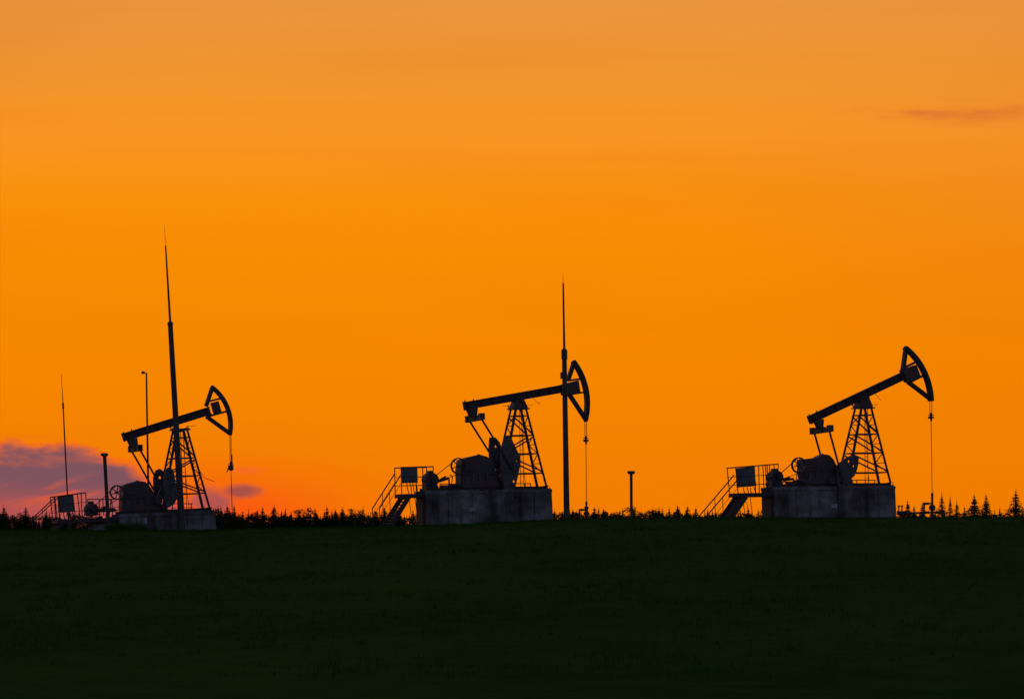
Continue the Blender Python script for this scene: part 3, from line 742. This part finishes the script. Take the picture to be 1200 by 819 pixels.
section([(254, 594), (259, 594), (267.5, 592), (275, 591.5), (284, 603), (301, 597), (308, 594), (320, 592.5), (333.5, 596), (340, 601), (352, 597), (363, 593.5), (371, 600), (384, 594), (391, 597), (399.5, 595), (413, 597), (423, 603), (450, 594)],
        'dark tree in the ragged treeline between left and middle pump jacks', 'treeline between left and middle pump jacks', (246, 486, 58, 594.5, 605))
section([(650, 598), (672, 596), (696, 594), (706, 595.5), (715, 599), (725, 601), (744, 592.5), (753, 597.5), (771.5, 594), (781, 599), (792.5, 591.5), (807, 592.5), (815, 594.5), (867, 600), (880, 602)],
        'dark tree in the low treeline between middle and right pump jacks', 'treeline between middle and right pump jacks', (645, 890, 46, 594.5, 603))
# far undergrowth that reads as one mass
tv, tf = [], []
for _ in range(60000):
    px = rng.uniform(-60, 1270); y = rng.uniform(60, 110); x = (px-CX)/F*(y-CAMY); g = ground_z(x, y, False)
    low = lerp_tab([(0, 607), (250, 607.5), (430, 608), (560, 606), (640, 603.5), (820, 604), (870, 605.5), (1050, 607), (1130, 605.5), (1200, 604)], px) + 5*noise.noise((px*.06, 3, 0)) + 4*noise.noise((px*.25, 8, 0)) + 3.5*noise.noise((px*.8, 5, 0)) - .8
    top = (EYE-low)/F*(y-CAMY)
    z = top - rng.random()**2*(top-g); c = Vector((x, y, z)); i = len(tv); w = rng.uniform(.05, .13)
    a = Vector((rng.gauss(0, 1), rng.gauss(0, 1), rng.gauss(0, 1))).normalized()*w; b = Vector((rng.gauss(0, 1), rng.gauss(0, 1), rng.gauss(0, 1.4))).normalized()*w
    tv.extend([c-a, c+a, c+b]); tf.append((i, i+1, i+2))
me = bpy.data.meshes.new('thicket'); me.from_pydata(tv, [], tf); me.materials.append(M['leaves'])
o = bpy.data.objects.new('thicket', me); COL.objects.link(o)
tag(o, 'dark undergrowth filling in beneath the far treeline', 'undergrowth', None, 'stuff')

# ------------------------------------------------------------------ sky
SUN_AZ = (275-CX)/F          # the sun has gone down left of the axis
SUN_EL = R(.6)
w = bpy.data.worlds.new('World'); scene.world = w; w.use_nodes = True
NT = w.node_tree; N, L = NT.nodes, NT.links; N.clear()
class E:                     # tiny expression wrapper around math nodes
    def __init__(s, sock): s.s = sock
    def _b(s, o, op, rev=False):
        n = N.new('ShaderNodeMath'); n.operation = op
        for i, q in enumerate((o, s) if rev else (s, o)):
            if isinstance(q, E): L.new(q.s, n.inputs[i])
            elif q is not None: n.inputs[i].default_value = q
        return E(n.outputs[0])
    def __add__(s, o): return s._b(o, 'ADD')
    __radd__ = __add__
    def __sub__(s, o): return s._b(o, 'SUBTRACT')
    def __rsub__(s, o): return s._b(o, 'SUBTRACT', True)
    def __mul__(s, o): return s._b(o, 'MULTIPLY')
    __rmul__ = __mul__
    def __truediv__(s, o): return s._b(o, 'DIVIDE')
    def max(s, o): return s._b(o, 'MAXIMUM')
    def un(s, op): return s._b(None, op)
def smooth(e, a, b):
    n = N.new('ShaderNodeMapRange'); n.interpolation_type = 'SMOOTHSTEP'
    n.inputs['From Min'].default_value = a; n.inputs['From Max'].default_value = b; L.new(e.s, n.inputs['Value']); return E(n.outputs[0])
def ramp(e, pts, interp='LINEAR'):
    n = N.new('ShaderNodeValToRGB'); cr = n.color_ramp; cr.interpolation = interp
    while len(cr.elements) < len(pts): cr.elements.new(.5)
    for el, (p, c) in zip(cr.elements, pts): el.position = p
    for el, (p, c) in zip(cr.elements, pts): el.color = c
    L.new(e.s, n.inputs[0]); return n.outputs[0]
def mix(fac, a, b, mode='MIX'):
    n = N.new('ShaderNodeMix'); n.data_type = 'RGBA'; n.blend_type = mode
    for k, q in ((0, fac), (6, a), (7, b)):
        if isinstance(q, E): L.new(q.s, n.inputs[k])
        elif hasattr(q, 'is_linked'): L.new(q, n.inputs[k])
        else: n.inputs[k].default_value = q
    return n.outputs[2]
def noise2(u, v, su, sv, seed, detail=4, rough=.5):
    c = N.new('ShaderNodeCombineXYZ'); L.new((u*su).s, c.inputs[0]); L.new((v*sv).s, c.inputs[1]); c.inputs[2].default_value = seed
    n = N.new('ShaderNodeTexNoise'); n.inputs['Scale'].default_value = 1.0; n.inputs['Detail'].default_value = detail; n.inputs['Roughness'].default_value = rough
    L.new(c.outputs[0], n.inputs['Vector']); return E(n.outputs['Fac'])
tc = N.new('ShaderNodeTexCoord'); sp = N.new('ShaderNodeSeparateXYZ'); L.new(tc.outputs['Generated'], sp.inputs[0])
X, Y, Z = (E(sp.outputs[i]) for i in range(3))
az = X._b(Y, 'ARCTAN2'); el = Z.un('ARCSINE')          # azimuth from +Y, elevation, both in radians
yf = Y.max(.2); u = (X/yf)*F + CX; v = EYE - (Z/yf)*F                           # the same direction counted in survey units
def gy(y): return (EYE-y)/F/.8
bands = [(gy(690), (238, 112, 0)), (gy(600), (243, 124, 0)), (gy(500), (244, 131, 0)), (gy(400), (246, 137, 0)), (gy(300), (248, 140, 3)), (gy(230), (250, 145, 12)),
         (gy(160), (249, 150, 36)), (gy(90), (241, 150, 46)), (gy(30), (236, 151, 60)), (gy(-30), (230, 150, 76)), (gy(-200), (190, 130, 90)), (gy(-600), (95, 75, 80)), (.95, (40, 42, 60))]
glow = ramp(el/.8, [(p, srgb(*c)) for p, c in bands])
# slow uneven veils in the glow
n1 = noise2(u, v, .0016, .012, 3.1, 3); n2 = noise2(u, v, .0009, .005, 8.4, 2)
glow = mix(smooth(n1, .42, .72)*.22, glow, srgb(238, 128, 10)); glow = mix(smooth(n2, .5, .75)*.16*smooth(v, 330, 150), glow, srgb(228, 140, 60))
n3 = noise2(u, v, .0012, .035, 21.0, 4); glow = mix(smooth(n3, .50, .70)*.08, glow, srgb(240, 122, 10))
glow = mix(smooth(u, 760, 1250)*smooth(v, 200, 330)*.35, glow, srgb(236, 124, 0))
right_dim = smooth(u, 700, 1300)*smooth(v, 420, 150)
glow = mix(right_dim*.25, glow, srgb(224, 130, 50))
left_dim = smooth(u, 260, -60)*smooth(v, 150, 20); glow = mix(left_dim*.3, glow, srgb(222, 132, 50))
# redder where the sun went down
du = (u-270)/135; dv = (v-604)/52; red = (du*du + dv*dv)*-1.0
red = red.un('EXPONENT'); glow = mix(red*.75, glow, srgb(252, 74, 20))
# cloud bank low on the left
warp = (noise2(u, v, .022, .05, 1.7, 5, .55) - .5)
edge = ramp(u/1000 + .3, [(.0, (.515,)*3+(1,)), (.30, (.527,)*3+(1,)), (.36, (.523,)*3+(1,)), (.405, (.526,)*3+(1,)), (.44, (.540,)*3+(1,)), (.475, (.562,)*3+(1,)), (.51, (.585,)*3+(1,)), (.56, (.64,)*3+(1,)), (1.0, (1, 1, 1, 1))], 'B_SPLINE')
eg = N.new('ShaderNodeRGBToBW'); L.new(edge, eg.inputs[0]); edge = E(eg.outputs[0])*1000
dep = v - edge + warp*56 + (noise2(u, v, .06, .10, 9.9, 4, .6) - .5)*9
bank = smooth(dep, -7, 18); fringe = smooth(dep, -12, 0)
glow = mix(fringe*.5, glow, srgb(252, 92, 30))
st = noise2(u, v, .0105, .075, 5.2, 4, .5)
body = mix(smooth(st, .50, .66), srgb(118, 82, 95), srgb(142, 84, 90))
body = mix(smooth(v, 560, 604)*.8, body, srgb(188, 84, 82))
stk = noise2(u, v + u*.25, .010, .085, 2.9, 3, .5); body = mix(smooth(stk, .50, .64)*((((v-581)/15)*((v-581)/15) + ((u-95)/75)*((u-95)/75))*-1.0).un('EXPONENT')*.9, body, srgb(232, 92, 46))
glow = mix(bank*.96, glow, body)
def puff(cu, cv, ru, rv, col, alpha, soft=.9, seed=0.0, warpk=1.0):
    global glow
    a = (u-cu)/ru; b = (v-cv)/rv; d = (a*a+b*b).un('SQRT') + (noise2(u, v, .8/ru, .6/rv, seed, 4, .55)-.5)*1.1*warpk
    glow = mix(smooth(d, 1.0, 1.0-soft)*alpha, glow, srgb(*col))
puff(250, 589, 34, 22, (166, 84, 84), .85, .7, 4.0)
puff(284, 575, 30, 11, (150, 76, 76), .85, .7, 6.0)
puff(292, 551, 34, 6, (246, 96, 44), .5, .9, 7.0)
puff(40, 512, 60, 5, (240, 110, 24), .35, .9, 9.0)
puff(1155, 133, 150, 17, (224, 120, 46), .75, 1.0, 12.0, 2.0)
puff(1078, 133, 54, 8, (222, 110, 52), .7, 1.0, 14.0, 1.7)
puff(1134, 138, 42, 6, (222, 118, 48), .5, 1.0, 18.0, 1.8)
puff(1150, 132, 16, 4, (222, 112, 62), .5, .95, 31.0, 1.5)
puff(1195, 127, 40, 8, (224, 124, 48), .5, .9, 15.0, 1.5)
puff(1130, 116, 60, 6, (226, 132, 50), .35, .9, 16.0)
# the rest of the dome: physical sky
sky = N.new('ShaderNodeTexSky'); sky.sky_type = 'NISHITA'; sky.sun_disc = False
sky.sun_elevation = SUN_EL; sky.sun_rotation = SUN_AZ; sky.air_density = 1.0; sky.dust_density = 1.0
hsv = N.new('ShaderNodeMix'); hsv.data_type = 'RGBA'; hsv.blend_type = 'MULTIPLY'; hsv.inputs[0].default_value = 1
L.new(sky.outputs[0], hsv.inputs[6]); hsv.inputs[7].default_value = (.150, .155, .285, 1)
front = smooth(az.un('ABSOLUTE'), .70, .24)*smooth(el, .42, .19)
out = mix(front, hsv.outputs[2], glow)
bg = N.new('ShaderNodeBackground'); bg.inputs['Strength'].default_value = 1.0; L.new(out, bg.inputs[0])
wo = N.new('ShaderNodeOutputWorld'); L.new(bg.outputs[0], wo.inputs[0])

sl = bpy.data.lights.new('sun', 'SUN'); sl.energy = .4; sl.angle = R(.5); sl.color = (1, .45, .18)
so = bpy.data.objects.new('sun', sl); COL.objects.link(so)
d = Vector((math.sin(SUN_AZ)*math.cos(SUN_EL), math.cos(SUN_AZ)*math.cos(SUN_EL), math.sin(SUN_EL)))
so.rotation_euler = (-d).to_track_quat('-Z', 'Y').to_euler(); so.location = d*300

# ------------------------------------------------------------------ camera
cam = bpy.data.cameras.new('camera'); cam.sensor_width = 36; cam.lens = F/1200*36
cam.shift_y = (EYE-409.5)/1200; cam.clip_start = .5; cam.clip_end = 12000
co = bpy.data.objects.new('camera', cam); COL.objects.link(co); co.location = (0, CAMY, 0); co.rotation_euler = (R(90), 0, 0)
scene.camera = co
scene.view_settings.view_transform = 'Standard'; scene.view_settings.look = 'None'
scene.view_settings.exposure = 0; scene.view_settings.gamma = 1; scene.view_settings.use_curve_mapping = False
